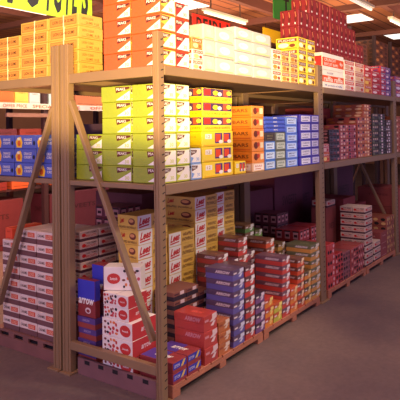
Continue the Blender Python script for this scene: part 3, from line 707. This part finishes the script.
for yy, n, pl in ((1.135, 8, 'of the column behind the left posts'), (1.357, 8, 'of the middle caramel log column'), (1.579, 7, 'of the column at left edge')):
    stack(k_caramel, (.4, .214, .104), (), .035, yy, .147, n, 'whitish caramel log pack', pl, g)
item(kind(k_plain, .3, .09, .09, (226, 84, 50), 'SWEETS', (150, 30, 30)), .06, 1.70, .147+.728+.002, 'flat bright red orange carton lying on the left caramel log column', 'caramel log packs stacked at the left')
# rear rack stock seen through the gaps (bottom level)
g = 'big dim cartons in the rear rack'
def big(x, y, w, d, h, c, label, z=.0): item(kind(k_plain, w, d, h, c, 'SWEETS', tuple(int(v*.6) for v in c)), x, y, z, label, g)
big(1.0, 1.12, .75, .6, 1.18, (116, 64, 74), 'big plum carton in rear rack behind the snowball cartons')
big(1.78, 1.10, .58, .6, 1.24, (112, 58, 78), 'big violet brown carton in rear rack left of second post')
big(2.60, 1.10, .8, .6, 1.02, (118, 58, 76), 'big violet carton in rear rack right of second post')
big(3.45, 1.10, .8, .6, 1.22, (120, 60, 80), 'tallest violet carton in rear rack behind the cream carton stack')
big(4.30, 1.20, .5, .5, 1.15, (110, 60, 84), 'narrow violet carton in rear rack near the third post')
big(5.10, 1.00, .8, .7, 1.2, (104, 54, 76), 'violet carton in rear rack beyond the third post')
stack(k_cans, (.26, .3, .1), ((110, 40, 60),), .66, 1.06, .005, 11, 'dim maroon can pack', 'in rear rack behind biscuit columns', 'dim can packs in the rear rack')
# rear rack middle level, dim
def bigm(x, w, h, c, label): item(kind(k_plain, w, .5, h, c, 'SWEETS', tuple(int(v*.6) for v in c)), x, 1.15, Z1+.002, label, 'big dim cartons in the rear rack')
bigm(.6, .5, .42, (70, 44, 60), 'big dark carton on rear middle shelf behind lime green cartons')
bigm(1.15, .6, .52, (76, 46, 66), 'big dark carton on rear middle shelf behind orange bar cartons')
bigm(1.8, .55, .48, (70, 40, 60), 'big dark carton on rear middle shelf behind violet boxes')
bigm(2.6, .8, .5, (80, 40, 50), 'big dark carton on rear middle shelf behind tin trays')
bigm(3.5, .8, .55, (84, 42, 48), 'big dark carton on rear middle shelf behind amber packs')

# ------------------------------------------------------------------ stock: bottom, second bay
g = 'red and pale stock on the pallets past the second post'
RF = (196, 62, 58)
stack(k_mottle, (.20, .3, .115), (RF, (226, 170, 170), (206, 90, 80)), 2.575, .01, B, 4, 'shiny red film pack', 'touching the second post', g)
stack(k_mottle, (.20, .3, .108), ((190, 56, 56), (220, 160, 160), (150, 50, 50)), 2.785, .01, B, 3, 'shiny red film pack', 'second column past second post', g)
stack(k_mottle, (.22, .3, .100), ((150, 84, 84), (190, 150, 150), (110, 60, 70)), 2.995, .01, B, 3, 'greyish red film pack', 'third column past second post', g)
stack(k_mottle, (.22, .3, .1), ((176, 70, 66), (210, 150, 140), (130, 60, 60)), 3.225, .01, B, 3, 'dull red film pack', 'fourth column past second post', g)
stack(k_mottle, (.2, .3, .1), ((168, 72, 68), (206, 150, 146), (130, 60, 60)), 3.455, .01, B, 3, 'dull red pack', 'left of the cream carton stack', g)
stack(k_cans, (.24, .3, .115), ((170, 50, 50),), 2.62, .34, B, 5, 'red pack of black capped jars', 'behind shiny red packs', g)
stack(k_cans, (.24, .3, .115), ((176, 56, 52),), 2.90, .34, B, 5, 'red pack of black capped jars', 'farther right in second row', g)
stack(k_cans, (.26, .3, .12), ((110, 50, 60),), 2.70, .66, B, 6, 'dim pack of white capped jars', 'deep behind second post', g)
g2 = 'cream and black lettered cartons past the second post'
def cream(x, y, n, z, pl): stack(k_wc, (.25, .155, .079), (), x, y, z, n, 'cream carton with dark band', pl, g2)
cream(3.70, .01, 9, B, 'at the aisle side')
cream(3.70, .17, 9, B, 'at the inner side')
item(kind(k_wc, .25, .2, .08), 3.55, .43, B+.70, 'single cream carton perched highest behind the cream stack', g2)
item(kind(k_plain, .3, .2, .7, (150, 76, 70), 'SWEETS', (90, 40, 40)), 3.52, .43, B, 'tall dull red carton under the single cream carton', g2)
stack(k_wc, (.24, .2, .08), (), 4.0, .01, B, 3, 'short cream and black carton', 'right of the cream stack', g2)
g = 'brown red stock at the far end of the aisle'
stack(k_plain, (.24, .3, .16), ((140, 66, 64), 'TOFFEE', (200, 160, 150)), 4.26, .01, B, 2, 'brown red carton', 'right of short cream and black cartons', g)
stack(k_mottle, (.15, .3, .12), ((150, 84, 66), (206, 170, 110), (120, 60, 50)), 4.515, .01, B, 4, 'brown speckled pack', 'left of the third post', g)
stack(k_mottle, (.15, .3, .12), ((156, 90, 66), (210, 176, 110), (120, 60, 50)), 4.68, .01, B, 4, 'brown speckled pack', 'touching the third post', g)
stack(k_plain, (.42, .45, .38), ((134, 52, 56), 'TOFFEE', (100, 34, 40)), 4.0, .40, B, 2, 'big maroon bulk carton', 'behind the short cream and black cartons', g)
stack(k_plain, (.38, .45, .32), ((128, 54, 60), 'TOFFEE', (100, 34, 40)), 4.45, .40, B, 2, 'big maroon bulk carton', 'behind the brown speckled packs', g)
stack(k_plain, (.5, .6, .3), ((150, 70, 66), 'TOFFEE', (110, 40, 40)), 5.06, .01, 0, 3, 'brown red carton', 'past the third post on floor', g)

# ------------------------------------------------------------------ racks in the distance
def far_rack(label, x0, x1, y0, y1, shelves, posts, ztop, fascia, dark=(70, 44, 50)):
    root = bpy.data.objects.new('pallet_rack', None); COL.objects.link(root); root.location = (x0, y0, 0)
    root['label'] = label; root['category'] = 'pallet rack'
    m = card(dark)
    for x in posts:
        for y in (0, y1-y0-.08):
            b = MB(); b.box(x-x0, y, 0, x-x0+.08, y+.08, ztop, m, .004); b.build('upright_post', root)
    for z in shelves:
        b = MB(); b.box(0, .081, z-.03, x1-x0, y1-y0-.081, z, m, .002); b.build('shelf_board', root)
        b = MB(); b.box(0, -.025, z-.09, x1-x0, -.002, z, fascia, .003)
        o = b.build('shelf_fascia', root) if z > 2 else None
    return root
fas = mat((232, 222, 214), .5)
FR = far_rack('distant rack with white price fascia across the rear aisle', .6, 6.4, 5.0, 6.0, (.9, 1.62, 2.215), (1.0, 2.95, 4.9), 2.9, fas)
for t, x in (('OFFER PRICE', 2.2), ('SPECIAL', 2.72), ('VALUE', 3.25), ('OFFER', 3.9)):
    b = MB(); f = Face(b, 'F', .42, 0, .05, 2.145, .001, x-.6, -.026); f.text(t, 0, 0, 1, 1, ink((206, 90, 60)), 2); b.build('price_lettering', FR)
b = MB(); b.box(2.25-.6, -.05, 2.0, 3.35-.6, -.002, 2.06, card((150, 110, 100))); b.build('cross_rail', FR)
g = 'cartons on the distant rack'
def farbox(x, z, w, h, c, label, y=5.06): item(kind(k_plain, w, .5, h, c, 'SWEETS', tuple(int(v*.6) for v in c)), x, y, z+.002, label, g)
farbox(1.75, 2.215, .7, .28, (236, 120, 60), 'orange carton on distant white fascia shelf, left picture edge')
farbox(2.47, 2.215, .24, .24, (236, 196, 90), 'yellow carton on distant white fascia shelf')
farbox(2.73, 2.215, .2, .22, (206, 206, 214), 'pale grey carton beside distant rack post')
farbox(3.10, 2.215, .5, .3, (190, 210, 226), 'pale blue carton on distant shelf right of its post')
farbox(3.65, 2.215, .7, .26, (214, 130, 90), 'terracotta carton on distant shelf seen left of green cartons')
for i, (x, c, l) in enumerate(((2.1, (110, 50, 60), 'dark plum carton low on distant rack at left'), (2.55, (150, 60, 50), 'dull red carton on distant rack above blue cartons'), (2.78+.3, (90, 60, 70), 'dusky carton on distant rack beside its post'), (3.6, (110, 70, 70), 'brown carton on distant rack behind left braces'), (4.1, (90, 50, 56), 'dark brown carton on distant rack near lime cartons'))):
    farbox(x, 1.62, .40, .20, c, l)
for i, (x, c, l) in enumerate(((1.9, (130, 44, 40), 'red lit carton under blue cartons at far left'), (2.4, (206, 100, 50), 'orange carton, glow put into its colour, on distant low shelf'), (3.1, (180, 90, 56), 'amber carton on distant low shelf right of orange one'), (3.7, (90, 46, 60), 'plum carton on distant low shelf'))):  # orange glow of the rear aisle put into some carton colours
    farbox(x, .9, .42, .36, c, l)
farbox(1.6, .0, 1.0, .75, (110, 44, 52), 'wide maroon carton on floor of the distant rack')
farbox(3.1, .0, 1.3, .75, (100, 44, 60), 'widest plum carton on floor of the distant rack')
# high rack far right
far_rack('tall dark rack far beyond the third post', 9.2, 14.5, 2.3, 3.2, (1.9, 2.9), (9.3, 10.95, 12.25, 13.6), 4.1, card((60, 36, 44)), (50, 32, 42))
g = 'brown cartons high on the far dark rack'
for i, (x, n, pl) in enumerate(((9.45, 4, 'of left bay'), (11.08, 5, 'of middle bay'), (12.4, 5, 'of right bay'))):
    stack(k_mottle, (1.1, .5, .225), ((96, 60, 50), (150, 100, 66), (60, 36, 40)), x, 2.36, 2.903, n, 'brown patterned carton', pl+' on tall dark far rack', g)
